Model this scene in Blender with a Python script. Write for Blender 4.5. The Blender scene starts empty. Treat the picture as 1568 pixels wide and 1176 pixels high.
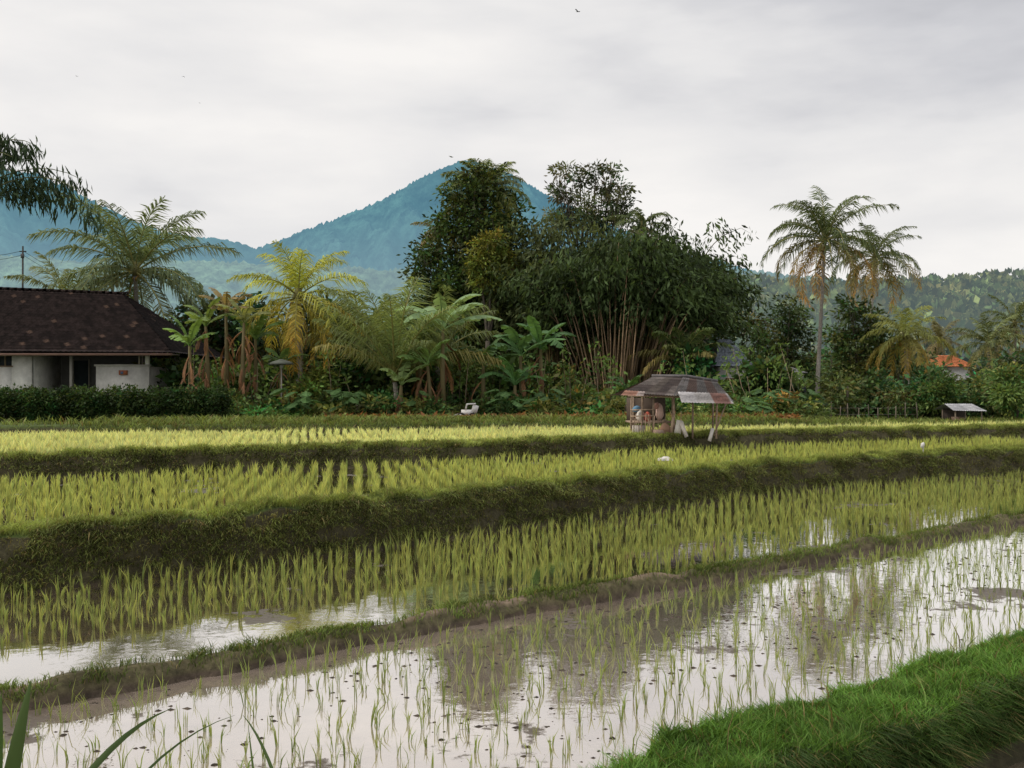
import bpy, math, numpy as np
from mathutils import Vector
F=1568.0
R=np.random.default_rng(7)
def gx(px,D): return (px-784.0)/F*D
def gz(py,D): return (600.0-py)/F*D
A=np.array
# ---------------------------------------------------------------- noise
def hsh(i,j,s):
    n=(i.astype(np.int64)*374761393+j.astype(np.int64)*668265263+s*1274126177)&0x7fffffff
    n=((n^(n>>13))*1274126177)&0x7fffffff
    return ((n^(n>>16))&0xffff)/65535.0
def vn(x,y,s=0):
    x=np.asarray(x,float);y=np.asarray(y,float)
    i=np.floor(x);j=np.floor(y);u=x-i;v=y-j
    u=u*u*(3-2*u);v=v*v*(3-2*v)
    a=hsh(i,j,s);b=hsh(i+1,j,s);c=hsh(i,j+1,s);d=hsh(i+1,j+1,s)
    return (a*(1-u)+b*u)*(1-v)+(c*(1-u)+d*u)*v
def fbm(x,y,o=4,s=0):
    t=0;a=.5;f=1
    for k in range(o):
        t=t+a*vn(x*f,y*f,s+k*13);a*=.5;f*=2.03
    return t
# ---------------------------------------------------------------- mesh builder
class MB:
    def __init__(s): s.v=[];s.c=[];s.l=[];s.z=[];s.m=[];s.n=0
    def add(s,V,Fs,C,mat=0):
        V=np.asarray(V,float);n,k,_=V.shape
        C=np.asarray(C,float)
        if C.ndim==1: C=np.broadcast_to(C,(n,k,3))
        elif C.ndim==2: C=np.broadcast_to(C[:,None,:],(n,k,3))
        base=s.n+np.arange(n)*k
        s.v.append(V.reshape(-1,3));s.c.append(C.reshape(-1,3))
        for f in Fs:
            s.l.append((base[:,None]+A(f)).ravel());s.z.append(np.full(n,len(f)));s.m.append(np.full(n,mat))
        s.n+=n*k
    def build(s,name,mats,smooth=False,parent=None):
        me=bpy.data.meshes.new(name)
        v=np.concatenate(s.v);c=np.concatenate(s.c);l=np.concatenate(s.l);z=np.concatenate(s.z);m=np.concatenate(s.m)
        me.vertices.add(len(v));me.vertices.foreach_set('co',v.ravel().astype(np.float32))
        me.loops.add(len(l));me.loops.foreach_set('vertex_index',l.astype(np.int32))
        me.polygons.add(len(z));st=np.concatenate([[0],np.cumsum(z)[:-1]])
        me.polygons.foreach_set('loop_start',st.astype(np.int32))
        me.polygons.foreach_set('material_index',m.astype(np.int32))
        if smooth: me.polygons.foreach_set('use_smooth',np.ones(len(z),dtype=bool))
        for q in (mats if isinstance(mats,list) else [mats]): me.materials.append(q)
        me.update(calc_edges=True)
        at=me.color_attributes.new('Col','FLOAT_COLOR','POINT')
        at.data.foreach_set('color',np.concatenate([c,np.ones((len(c),1))],1).ravel().astype(np.float32))
        o=bpy.data.objects.new(name,me);bpy.context.scene.collection.objects.link(o)
        if parent: o.parent=parent
        return o
def empty(name,loc=(0,0,0)):
    o=bpy.data.objects.new(name,None);bpy.context.scene.collection.objects.link(o);return o
def nrm(v): return v/(np.linalg.norm(v,axis=-1,keepdims=True)+1e-9)
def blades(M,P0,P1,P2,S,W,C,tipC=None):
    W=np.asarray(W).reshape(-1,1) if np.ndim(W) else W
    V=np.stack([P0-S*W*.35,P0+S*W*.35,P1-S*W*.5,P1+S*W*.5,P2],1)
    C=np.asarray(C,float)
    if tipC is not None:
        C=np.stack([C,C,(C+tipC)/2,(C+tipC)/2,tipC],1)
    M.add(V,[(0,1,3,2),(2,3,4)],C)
def leaves(M,P,D,L,W,C,rng=R):
    n=len(P);D=nrm(D);q=nrm(np.cross(D,rng.normal(size=(n,3))))
    nn=np.cross(D,q);L=np.asarray(L).reshape(-1,1);W=np.asarray(W).reshape(-1,1)
    V=np.stack([P,P+D*L*.45+q*W*.5,P+D*L-nn*L*.12,P+D*L*.45-q*W*.5],1)
    M.add(V,[(0,1,2,3)],C)
def tube(M,pts,rad,k,col,cap=True,mat=0):
    pts=np.asarray(pts,float);n=len(pts);rad=np.broadcast_to(np.asarray(rad,float),(n,))
    T=np.gradient(pts,axis=0);T=nrm(T);ref=A([0,1.0,0]) if abs(T[0][1])<.8 else A([1.0,0,0])
    U=nrm(np.cross(T,ref));W=np.cross(T,U);a=np.arange(k)/k*2*math.pi
    V=pts[:,None,:]+rad[:,None,None]*(np.cos(a)[None,:,None]*U[:,None,:]+np.sin(a)[None,:,None]*W[:,None,:])
    Fs=[]
    for i in range(n-1):
        for j in range(k):
            Fs.append((i*k+j,i*k+(j+1)%k,(i+1)*k+(j+1)%k,(i+1)*k+j))
    if cap: Fs.append(tuple(range(k))[::-1]);Fs.append(tuple((n-1)*k+j for j in range(k)))
    M.add(V.reshape(1,-1,3),Fs,A(col) if np.ndim(col)==1 else np.repeat(A(col),k,0)[None],mat)
BF=[(0,3,2,1),(4,5,6,7),(0,1,5,4),(1,2,6,5),(2,3,7,6),(3,0,4,7)]
def box(M,c,s,col,rz=0,mat=0,tilt=0):
    x,y,z=[q/2 for q in s]
    V=A([[-x,-y,-z],[x,-y,-z],[x,y,-z],[-x,y,-z],[-x,-y,z],[x,-y,z],[x,y,z],[-x,y,z]])
    if tilt: 
        ct,st=math.cos(tilt),math.sin(tilt);V=V@A([[ct,0,-st],[0,1,0],[st,0,ct]])
    cr,sr=math.cos(rz),math.sin(rz);V=V@A([[cr,sr,0],[-sr,cr,0],[0,0,1]])+A(c)
    M.add(V[None],BF,A(col),mat)
# ---------------------------------------------------------------- materials
def newmat(name):
    m=bpy.data.materials.new(name);m.use_nodes=True;nt=m.node_tree
    for n in list(nt.nodes): nt.nodes.remove(n)
    return m,nt,nt.nodes,nt.links
def mat_foliage(name,trans=.35,rough=.55,spec=.3,gain=1.0):
    m,nt,N,L=newmat(name);o=N.new('ShaderNodeOutputMaterial');a=N.new('ShaderNodeAttribute');a.attribute_name='Col'
    p=N.new('ShaderNodeBsdfPrincipled');p.inputs['Roughness'].default_value=rough;p.inputs['Specular IOR Level'].default_value=spec
    t=N.new('ShaderNodeBsdfTranslucent');g=N.new('ShaderNodeMixShader');g.inputs[0].default_value=trans
    sc=N.new('ShaderNodeVectorMath');sc.operation='SCALE';sc.inputs['Scale'].default_value=gain;L.new(a.outputs['Color'],sc.inputs[0])
    h=N.new('ShaderNodeMix');h.data_type='RGBA';h.blend_type='MULTIPLY';h.inputs[0].default_value=1;h.inputs[7].default_value=(1.25,1.15,.6,1)
    L.new(sc.outputs[0],p.inputs['Base Color']);L.new(sc.outputs[0],h.inputs[6]);L.new(h.outputs[2],t.inputs[0])
    L.new(p.outputs[0],g.inputs[1]);L.new(t.outputs[0],g.inputs[2]);L.new(g.outputs[0],o.inputs[0]);return m
def mat_surface(name,scale=6,lo=.6,hi=1.25,rough=.85,bump=.3,spec=.3,detail=6,dist=.05,metal=0):
    m,nt,N,L=newmat(name);o=N.new('ShaderNodeOutputMaterial');a=N.new('ShaderNodeAttribute');a.attribute_name='Col'
    p=N.new('ShaderNodeBsdfPrincipled');p.inputs['Roughness'].default_value=rough;p.inputs['Specular IOR Level'].default_value=spec;p.inputs['Metallic'].default_value=metal
    tc=N.new('ShaderNodeTexCoord');nz=N.new('ShaderNodeTexNoise');nz.inputs['Scale'].default_value=scale;nz.inputs['Detail'].default_value=detail;nz.inputs['Roughness'].default_value=.65
    r=N.new('ShaderNodeMapRange');r.inputs[1].default_value=.3;r.inputs[2].default_value=.7;r.inputs[3].default_value=lo;r.inputs[4].default_value=hi
    v=N.new('ShaderNodeVectorMath');v.operation='SCALE'
    L.new(tc.outputs['Object'],nz.inputs['Vector']);L.new(nz.outputs[0],r.inputs[0]);L.new(a.outputs['Color'],v.inputs[0]);L.new(r.outputs[0],v.inputs['Scale']);L.new(v.outputs[0],p.inputs['Base Color'])
    b=N.new('ShaderNodeBump');b.inputs['Strength'].default_value=bump;b.inputs['Distance'].default_value=dist;L.new(nz.outputs[0],b.inputs['Height']);L.new(b.outputs[0],p.inputs['Normal'])
    L.new(p.outputs[0],o.inputs[0]);return m
def mat_haze(name,f,haze,scale=.02,lo=.5,hi=1.5,zlo=None,zhi=None,f2=0,haze2=None):  # distance haze painted in: flat airlight emission mixed over the diffuse colour
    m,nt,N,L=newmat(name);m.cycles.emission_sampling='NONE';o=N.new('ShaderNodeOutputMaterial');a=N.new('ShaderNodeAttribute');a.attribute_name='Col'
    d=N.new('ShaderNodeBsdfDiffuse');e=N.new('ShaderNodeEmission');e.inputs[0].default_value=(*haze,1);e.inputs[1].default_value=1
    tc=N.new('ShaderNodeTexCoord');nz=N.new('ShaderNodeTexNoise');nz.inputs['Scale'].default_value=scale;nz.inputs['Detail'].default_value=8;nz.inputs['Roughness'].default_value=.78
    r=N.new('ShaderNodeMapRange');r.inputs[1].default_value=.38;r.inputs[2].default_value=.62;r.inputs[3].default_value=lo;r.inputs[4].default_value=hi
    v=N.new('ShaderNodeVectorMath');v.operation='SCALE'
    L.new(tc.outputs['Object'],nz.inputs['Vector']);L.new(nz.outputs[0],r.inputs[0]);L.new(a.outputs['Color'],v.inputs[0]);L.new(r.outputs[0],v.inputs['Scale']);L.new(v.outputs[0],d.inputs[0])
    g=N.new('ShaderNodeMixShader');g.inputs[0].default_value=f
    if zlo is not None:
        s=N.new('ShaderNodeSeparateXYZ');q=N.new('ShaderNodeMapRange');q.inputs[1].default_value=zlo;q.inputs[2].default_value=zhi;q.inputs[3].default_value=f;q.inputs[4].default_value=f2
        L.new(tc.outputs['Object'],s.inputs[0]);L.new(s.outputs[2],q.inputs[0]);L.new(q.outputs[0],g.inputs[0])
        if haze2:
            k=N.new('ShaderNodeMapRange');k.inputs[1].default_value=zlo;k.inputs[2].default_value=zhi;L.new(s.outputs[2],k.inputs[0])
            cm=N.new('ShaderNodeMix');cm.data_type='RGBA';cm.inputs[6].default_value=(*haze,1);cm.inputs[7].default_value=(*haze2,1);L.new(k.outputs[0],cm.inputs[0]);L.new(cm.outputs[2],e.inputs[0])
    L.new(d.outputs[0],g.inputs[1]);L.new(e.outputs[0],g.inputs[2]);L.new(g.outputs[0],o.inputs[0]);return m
def mat_water(name,mud,wet,thr,refl=.5,base=.12):
    m,nt,N,L=newmat(name);o=N.new('ShaderNodeOutputMaterial');tc=N.new('ShaderNodeTexCoord')
    n1=N.new('ShaderNodeTexNoise');n1.inputs['Scale'].default_value=.55;n1.inputs['Detail'].default_value=9;n1.inputs['Roughness'].default_value=.72
    L.new(tc.outputs['Object'],n1.inputs['Vector'])
    msk=N.new('ShaderNodeMapRange');msk.inputs[1].default_value=thr;msk.inputs[2].default_value=thr+.025;L.new(n1.outputs[0],msk.inputs[0])
    n2=N.new('ShaderNodeTexNoise');n2.inputs['Scale'].default_value=5;n2.inputs['Detail'].default_value=4
    L.new(tc.outputs['Object'],n2.inputs['Vector'])
    b=N.new('ShaderNodeBump');b.inputs['Strength'].default_value=.03;b.inputs['Distance'].default_value=.05;L.new(n2.outputs[0],b.inputs['Height'])
    cr=N.new('ShaderNodeMix');cr.data_type='RGBA';cr.inputs[6].default_value=(*mud,1);cr.inputs[7].default_value=(mud[0]*.6,mud[1]*.58,mud[2]*.55,1);L.new(n2.outputs[0],cr.inputs[0])
    d=N.new('ShaderNodeBsdfDiffuse');L.new(cr.outputs[2],d.inputs[0])
    g=N.new('ShaderNodeBsdfGlossy');g.inputs['Roughness'].default_value=.02;g.inputs[0].default_value=(1,.98,.96,1);L.new(b.outputs[0],g.inputs['Normal'])
    lw=N.new('ShaderNodeFresnel');lw.inputs[0].default_value=1.45
    fm=N.new('ShaderNodeMapRange');fm.inputs[1].default_value=0;fm.inputs[2].default_value=.40;fm.inputs[3].default_value=base;fm.inputs[4].default_value=.12+refl+.35;L.new(lw.outputs[0],fm.inputs[0])
    w=N.new('ShaderNodeMixShader');L.new(fm.outputs[0],w.inputs[0]);L.new(d.outputs[0],w.inputs[1]);L.new(g.outputs[0],w.inputs[2])
    p=N.new('ShaderNodeBsdfPrincipled');p.inputs['Base Color'].default_value=(*wet,1);p.inputs['Roughness'].default_value=.42
    n3=N.new('ShaderNodeTexNoise');n3.inputs['Scale'].default_value=18;n3.inputs['Detail'].default_value=5;L.new(tc.outputs['Object'],n3.inputs['Vector'])
    b2=N.new('ShaderNodeBump');b2.inputs['Strength'].default_value=.6;b2.inputs['Distance'].default_value=.04;L.new(n3.outputs[0],b2.inputs['Height']);L.new(b2.outputs[0],p.inputs['Normal'])
    x=N.new('ShaderNodeMixShader');L.new(msk.outputs[0],x.inputs[0]);L.new(w.outputs[0],x.inputs[1]);L.new(p.outputs[0],x.inputs[2]);L.new(x.outputs[0],o.inputs[0]);return m
FOL=mat_foliage('leaf_foliage',.33,.5,.12,1.75);GRS=mat_foliage('grass_blades',.35,.6,.10,1.25);RICE=mat_foliage('rice_blades',.4,.5,.2,1.12)
BARK=mat_surface('bark',12,.55,1.3);SURF=mat_surface('painted_plaster',3,.75,1.12,.9,.15);TIN=mat_surface('rusty_tin',5,.5,1.3,.6,.2);TILE=mat_surface('roof_tile',9,.4,1.5,.85,.3,.15)
SOIL=mat_surface('soil_and_turf',9,.45,1.5,.9,.8,.2,8,.06)
# ---------------------------------------------------------------- terrain
def curve(pts,ls,rs):
    p=A(pts,float);x0,y0=p[0];x1,y1=p[-1]
    x=np.concatenate([[x0-60],p[:,0],[x1+90]]);y=np.concatenate([[y0-60*ls],p[:,1],[y1+90*rs]])
    return lambda X:np.interp(X,x,y)+.13*(vn(np.asarray(X)*.9,3.3,5)-.5)*2+.08*(vn(np.asarray(X)*3.1,1.3,6)-.5)*2
cF=curve([(.64,6.26),(1.24,7.07),(1.97,7.5),(2.94,8.29),(4,9.05),(4.94,9.88)],1.2,.9)
cAB=curve([(-4.2,8.43),(-3.15,9.26),(-1.88,10.4),(0,12.0),(1.87,13.55),(4.7,15.8),(10.25,20.5)],.79,.8)
cBC=curve([(-6.4,12.6),(-3,15.5),(0,18.7),(6.7,25.3),(15.7,31.4)],.88,.6)
cCD=curve([(-10.6,21.3),(0,27.6),(3.2,30.4),(8,34),(16,38)],.59,.45)
cDE=curve([(-16.1,32.3),(0,36.6),(11,39),(20,43)],.25,.4)
def keys(X):
    o=np.ones_like(X);f=cF(X);f=np.maximum(f,3.6);ab=np.maximum(cAB(X),f+1);bc=np.maximum(cBC(X),ab+1);cd=np.maximum(cCD(X),bc+2.5);de=np.maximum(cDE(X),cd+2)
    s=np.clip((X-10)/6,0,1)
    return [(-40*o,-1.7,4),(-3*o,-1.65,4),(1.3*o,-1.66,3),(1.9*o,-1.8,4),(2.35*o,-2.85,4),
     (f-1.3,-2.9,5),(f-1.05,-2.5,2),(f-.92,-2.33,6),(f-.05,-2.3,3),(f+.06,-2.42,3),(f+.25,-2.68,18),
     (ab-.3,-2.66,3),(ab-.16,-2.52,2),(ab-.04,-2.43,3),(ab+.12,-2.44,2),(ab+.22,-2.53,2),(ab+.35,-2.6,20),
     (bc-.15,-2.58,2),(bc,-2.48,5),(bc+.22,-2.05,4),(bc+.38,-1.83,3),(bc+.5,-1.76,5),(bc+1.0,-1.77,3),(bc+1.25,-1.93,14),
     (cd-.1,-1.92,2),(cd,-1.85,5),(cd+.2,-1.5,3),(cd+.35,-1.36,4),(cd+.8,-1.36,2),(cd+1.0,-1.46,10),
     (de-.1,-1.45,3),(de+.2,-1.12-.25*s,3),(de+.8,-1.08-.33*s,6),(de+4,-1.15-.3*s,8),(70*o+X*.0,-1.3-.2*s,6),(160*o,-1.3,6),(900*o,-2,5),(12000*o,-3,1)]
X=np.concatenate([[-9000,-2500,-700,-200,-90],np.arange(-50,-14,.8),np.arange(-14,26,.1),np.arange(26,70,.8),[90,200,700,2500,9000]])
ks=keys(np.clip(X,-45,60));YY=[];ZZ=[];marks=[];last=None
for i,(y,z,n) in enumerate(ks):
    y=np.broadcast_to(y,X.shape).astype(float);z=np.broadcast_to(z,X.shape).astype(float)
    if last is not None: y=np.maximum(y,last+.02)
    ks[i]=(y,z,n);last=y
for i in range(len(ks)-1):
    marks.append(len(YY));y0,z0,n=ks[i];y1,z1,_=ks[i+1]
    for k in range(n): YY.append(y0+(y1-y0)*k/n);ZZ.append(z0+(z1-z0)*k/n)
marks.append(len(YY));YY.append(ks[-1][0]);ZZ.append(ks[-1][1])
YY=A(YY);ZZ=A(ZZ);XX=np.broadcast_to(X,YY.shape).copy()
def mk(i): return marks[i]
amp=np.zeros(len(YY));amp[mk(6):mk(10)]=.07;amp[mk(12):mk(16)]=.085;amp[mk(18):mk(23)]=.12;amp[mk(25):mk(29)]=.09;amp[mk(30):mk(34)]=.08
ZZ=ZZ+amp[:,None]*((fbm(XX*2.2,YY*2.2,4,3)-.47)*2.2)
YYd=YY+(amp*1.1)[:,None]*((fbm(XX*1.7+9,ZZ*5,3,8)-.45)*2)
XXs=XX
def tcol():
    C=np.zeros(YY.shape+(3,));C[:]=(.055,.075,.02)
    mud=A([.070,.062,.032]);gr=A([.075,.105,.026])
    C[:mk(4)]=gr;C[mk(4):mk(6)]=mud*.6;C[mk(6):mk(9)+2]=gr*.75;C[mk(10):mk(12)]=A([.09,.068,.048])
    C[mk(12):mk(16)]=A([.11,.095,.05]);C[mk(16):mk(18)]=A([.07,.05,.035]);C[mk(18):mk(20)+1]=mud*.85;C[mk(20)+1:mk(23)]=gr
    C[mk(23):mk(25)]=A([.06,.05,.03]);C[mk(25):mk(27)]=mud;C[mk(27):mk(29)]=gr;C[mk(30):mk(31)]=mud;C[mk(31):]=gr
    n=fbm(XX*1.3,YY*1.3,4,21)[...,None];C=C*(.6+.8*n)
    s=(vn(XX*1.2,YY*1.2,33)>.66)[...,None];r=np.zeros(YY.shape);r[mk(13):mk(15)]=1
    return np.where(s&(r[...,None]>0),A([.22,.165,.115]),C)
g=MB();nr,nc=YY.shape
idx=np.arange(nr*nc).reshape(nr,nc)
g.v.append(np.stack([XXs,YYd,ZZ],-1).reshape(-1,3));g.c.append(tcol().reshape(-1,3));g.n=nr*nc
q=np.stack([idx[:-1,:-1],idx[:-1,1:],idx[1:,1:],idx[1:,:-1]],-1).reshape(-1,4)
g.l.append(q.ravel());g.z.append(np.full(len(q),4));g.m.append(np.zeros(len(q)))
g.build('ground_terrain',SOIL,True)
P3=np.stack([XXs,YYd,ZZ],-1)
def bankpts(r0,r1,n,xlo=-14,xhi=26,near=0.0):
    ci=np.where((X>=xlo)&(X<xhi-.3))[0]
    w=np.ones(len(ci))
    if near: w=1/(np.maximum(YY[r0,ci],4)**near)
    ymid=YY[(r0+r1)//2,ci];w=w*(np.abs(X[ci])<ymid*.58+2)
    w/=w.sum();c=R.choice(ci,n,p=w);r=r0+R.random(n)*(r1-r0-1e-4);ri=r.astype(int);u=(r-ri)[:,None];v=R.random(n)[:,None]
    return (P3[ri,c]*(1-u)+P3[ri+1,c]*u)*(1-v)+(P3[ri,c+1]*(1-u)+P3[ri+1,c+1]*u)*v
def grass(M,P,L,W,col,lean=.5,var=.35,out=None,tip=None,clump=1.0,dryp=.10,fq=2.3):
    n=len(P);a=R.random(n)*2*math.pi;cn=.45+1.1*fbm(P[:,0]*fq,P[:,1]*fq+P[:,2]*3,3,55);ln=L*(.5+R.random(n))*(cn**clump)
    d=np.stack([np.cos(a),np.sin(a),np.zeros(n)],1)*(lean*(.3+R.random(n)))[:,None]
    fx=fbm(P[:,0]*4,P[:,1]*4,2,41)-.38;fy=fbm(P[:,0]*4+50,P[:,1]*4,2,43)-.38;d[:,0]+=fx*1.2*lean;d[:,1]+=fy*1.2*lean
    if out is not None: d=d+A(out)*(.5+R.random(n))[:,None]
    up=A([0,0,1.0]);P1=P+(up+d*.5)*ln[:,None]*.5;P2=P+(up*(.95)+d*1.5)*ln[:,None]*.95
    b=R.random(n)*math.pi;S=np.stack([np.cos(b),np.sin(b)*.5,np.zeros(n)],1)
    C=A(col)*((1-var+2*var*R.random(n))*(.35+1.25*fbm(P[:,0]*1.9+7,P[:,1]*1.9+P[:,2]*3,4,77)))[:,None]
    dry=(R.random(n)<dryp)[:,None];C=np.where(dry,A([.20,.16,.07])*(.5+.7*R.random((n,1))),C)
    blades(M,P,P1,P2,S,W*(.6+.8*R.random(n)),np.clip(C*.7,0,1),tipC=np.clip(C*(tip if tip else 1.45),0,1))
M=MB()
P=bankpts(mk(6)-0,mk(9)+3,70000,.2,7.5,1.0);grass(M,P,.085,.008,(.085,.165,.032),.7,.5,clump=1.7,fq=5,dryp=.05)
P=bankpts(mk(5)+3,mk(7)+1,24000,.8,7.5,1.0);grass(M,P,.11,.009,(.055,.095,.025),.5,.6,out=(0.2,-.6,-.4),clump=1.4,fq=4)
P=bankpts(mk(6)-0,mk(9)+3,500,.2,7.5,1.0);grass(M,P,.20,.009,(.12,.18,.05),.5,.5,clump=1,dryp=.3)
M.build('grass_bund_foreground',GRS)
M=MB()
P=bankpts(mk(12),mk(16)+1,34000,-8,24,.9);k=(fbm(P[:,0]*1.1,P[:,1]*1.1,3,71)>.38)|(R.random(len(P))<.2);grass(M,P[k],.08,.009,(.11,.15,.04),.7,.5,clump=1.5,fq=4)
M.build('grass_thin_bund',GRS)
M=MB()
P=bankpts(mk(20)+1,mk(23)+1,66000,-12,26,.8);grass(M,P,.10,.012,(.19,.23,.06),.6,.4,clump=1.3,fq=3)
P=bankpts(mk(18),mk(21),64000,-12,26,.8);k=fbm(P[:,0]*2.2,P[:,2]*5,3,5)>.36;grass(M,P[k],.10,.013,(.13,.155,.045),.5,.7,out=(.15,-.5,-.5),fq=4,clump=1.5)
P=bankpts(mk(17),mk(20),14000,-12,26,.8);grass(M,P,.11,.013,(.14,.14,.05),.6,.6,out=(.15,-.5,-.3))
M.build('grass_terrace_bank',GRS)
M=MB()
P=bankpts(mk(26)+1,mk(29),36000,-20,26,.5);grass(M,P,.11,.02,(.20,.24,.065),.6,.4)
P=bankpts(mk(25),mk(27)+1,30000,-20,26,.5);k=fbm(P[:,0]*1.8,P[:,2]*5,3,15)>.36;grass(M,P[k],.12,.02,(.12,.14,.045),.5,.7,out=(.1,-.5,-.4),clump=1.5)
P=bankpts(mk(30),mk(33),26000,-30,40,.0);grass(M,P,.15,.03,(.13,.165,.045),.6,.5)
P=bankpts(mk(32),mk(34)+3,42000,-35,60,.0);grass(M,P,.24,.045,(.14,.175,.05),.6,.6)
M.build('grass_upper_bank',GRS)
# ---------------------------------------------------------------- water
def strip(name,f0,f1,z,mat,x0,x1,step=.5):
    xs=np.arange(x0,x1+step,step);m=MB();y0=f0(xs);y1=np.maximum(f1(xs),y0+.02)
    V=np.stack([np.stack([xs[:-1],y0[:-1],0*xs[1:]+z],1),np.stack([xs[1:],y0[1:],0*xs[1:]+z],1),np.stack([xs[1:],y1[1:],0*xs[1:]+z],1),np.stack([xs[:-1],y1[:-1],0*xs[1:]+z],1)],1)
    m.add(V,[(0,1,2,3)],A([.2,.15,.1]));return m.build(name,mat)
W1=mat_water('muddy_water',(.44,.36,.30),(.10,.076,.055),.575,.5,.30)
W2=mat_water('murky_water',(.21,.165,.115),(.085,.066,.043),.60,.5,.2)
strip('paddy_water_lower',lambda x:0*x+2.2,lambda x:np.maximum(cF(x),3.6)-1.1,-2.78,W2,-8,12)
strip('paddy_water_foreground',lambda x:np.maximum(cF(x),3.6)+.0,lambda x:np.maximum(cAB(x),np.maximum(cF(x),3.6)+1)-.05,-2.60,W1,-9,45)
strip('paddy_water_middle',lambda x:np.maximum(cAB(x),np.maximum(cF(x),3.6)+1)+.05,lambda x:cBC(x)+.05,-2.52,W2,-11,45)
strip('paddy_water_terrace',lambda x:cBC(x)+.95,lambda x:cCD(x)+.05,-1.87,W2,-18,45)
strip('paddy_water_upper',lambda x:cCD(x)+.7,lambda x:cDE(x)+.03,-1.415,W2,-28,45)
# ---------------------------------------------------------------- rice
def rice(name,lo,hi,z,su,sv,h,nb,w,col,xr,ang=.72,jit=.22,fan=.35,keep=None,tip=1.25):
    ca,sa=math.cos(ang),math.sin(ang)
    I,J=np.meshgrid(np.arange(-int(60/su),int(60/su)),np.arange(-int(60/sv),int(60/sv)));u=I.ravel()*su;v=J.ravel()*sv
    u=u+.12*np.sin(v*.35);x=ca*u-sa*v;y=sa*u+ca*v+20
    k=(y>3)&(y<46)&(x>xr[0])&(x<xr[1])&(np.abs(x)<y*.57+1.5);x=x[k];y=y[k]
    x=x+R.normal(size=len(x))*su*jit*.5;y=y+R.normal(size=len(x))*sv*jit*.5
    k=(y>lo(x))&(y<hi(x))&(R.random(len(x))<.95)
    if keep is not None: k&=keep(x,y)
    x=x[k];y=y[k];m=len(x)
    hv=h*(.6+.8*fbm(x*.6,y*.6,3,9))*(.7+.6*R.random(m))
    x=np.repeat(x,nb);y=np.repeat(y,nb);hv=np.repeat(hv,nb)*(.55+.55*R.random(m*nb));N=len(x)
    P=np.stack([x+R.normal(size=N)*.010,y+R.normal(size=N)*.010,np.full(N,z-.02)],1)
    a=R.random(N)*2*math.pi;d=np.stack([np.cos(a),np.sin(a),0*a],1)*(fan*R.random(N))[:,None]+np.repeat(R.normal(size=(m,3))*A([.08,.08,0]),nb,0)
    P1=P+(A([0,0,1.])+d*.6)*hv[:,None]*.55;P2=P+(A([0,0,1.])+d*1.3)*hv[:,None]
    b=R.random(N)*math.pi;S=np.stack([np.cos(b),np.sin(b)*.5,0*b],1)
    cl=np.repeat((.65+.4*R.random(m)+.4*fbm(x[::nb]*.5,y[::nb]*.5,3,66)),nb)[:,None];C=A(col)*cl*(1+(R.random(N)[:,None]-.5)*A([.5,.25,.2]))
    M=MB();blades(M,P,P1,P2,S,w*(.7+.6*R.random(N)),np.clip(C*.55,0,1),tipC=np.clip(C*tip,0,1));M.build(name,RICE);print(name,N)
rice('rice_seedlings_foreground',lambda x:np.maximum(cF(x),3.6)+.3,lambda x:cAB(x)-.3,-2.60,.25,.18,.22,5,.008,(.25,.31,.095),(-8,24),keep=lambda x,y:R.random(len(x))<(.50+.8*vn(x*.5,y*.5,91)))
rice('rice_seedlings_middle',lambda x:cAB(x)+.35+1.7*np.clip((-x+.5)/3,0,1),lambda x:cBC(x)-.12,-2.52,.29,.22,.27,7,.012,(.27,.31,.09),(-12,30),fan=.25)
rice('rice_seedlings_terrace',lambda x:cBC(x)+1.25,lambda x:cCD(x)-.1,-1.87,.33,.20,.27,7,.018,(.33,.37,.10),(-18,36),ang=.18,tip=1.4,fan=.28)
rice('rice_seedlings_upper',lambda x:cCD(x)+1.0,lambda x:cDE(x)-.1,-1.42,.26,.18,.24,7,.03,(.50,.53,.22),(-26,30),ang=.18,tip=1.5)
M=MB();n=9000;x=R.uniform(-5,12,n);y=R.uniform(4,18,n);k=(y>np.maximum(cF(x),3.6)+.2)&(y<cAB(x)-.1)&(vn(x*.9,y*.9,44)+.3*R.random(n)>.5);x=x[k];y=y[k];n=len(x)
s=.005+.022*R.random(n)**2.5
th=np.arange(6)/6*2*math.pi
rr=s[:,None]*(.6+.8*R.random((n,6)));ring=np.stack([x[:,None]+rr*np.cos(th)*1.6,y[:,None]+rr*np.sin(th)*1.3,np.full((n,6),-2.603)],-1)
top=np.stack([x+s*.2,y,-2.6+s*.55],-1)[:,None];M.add(np.concatenate([ring,top],1),[(i,(i+1)%6,6) for i in range(6)],A([.06,.047,.034])*(.6+.8*R.random(n))[:,None]);M.build('mud_clods',SOIL)
# ---------------------------------------------------------------- plants
def crown(M,cl,nsub,nl,sr,ls,col,asp=.45,droop=.3,hang=0,rng=R):
    for c in cl:
        cx,cy,cz,rx,ry,rz=c;d=nrm(rng.normal(size=(nsub,3)));r=(.4+.75*rng.random(nsub))[:,None]
        sc=A([cx,cy,cz])+d*r*A([rx,ry,rz]);b=(.35+1.25*rng.random(nsub)**1.3)
        srv=np.repeat(sr*(.6+.8*rng.random(nsub)),nl)[:,None]
        b=np.repeat(b,nl)*(.65+.7*rng.random(nsub*nl));hue=np.repeat(rng.normal(size=nsub)*.22,nl)
        off=rng.normal(size=(nsub*nl,3))*srv*A([1,1,.6]);P=np.repeat(sc,nl,0)+off
        if hang: P[:,2]-=hang*rng.random(len(P))**2
        D=nrm(off)+np.repeat(d,nl,0)*.5+rng.normal(size=P.shape)*.5;D[:,2]-=droop+hang
        L=ls*(.6+.8*rng.random(len(P)));C=A(col)*b[:,None];C[:,0]*=1+hue;C=np.clip(C,0.002,1)
        leaves(M,P,D,L,L*asp,C,rng)
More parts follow.
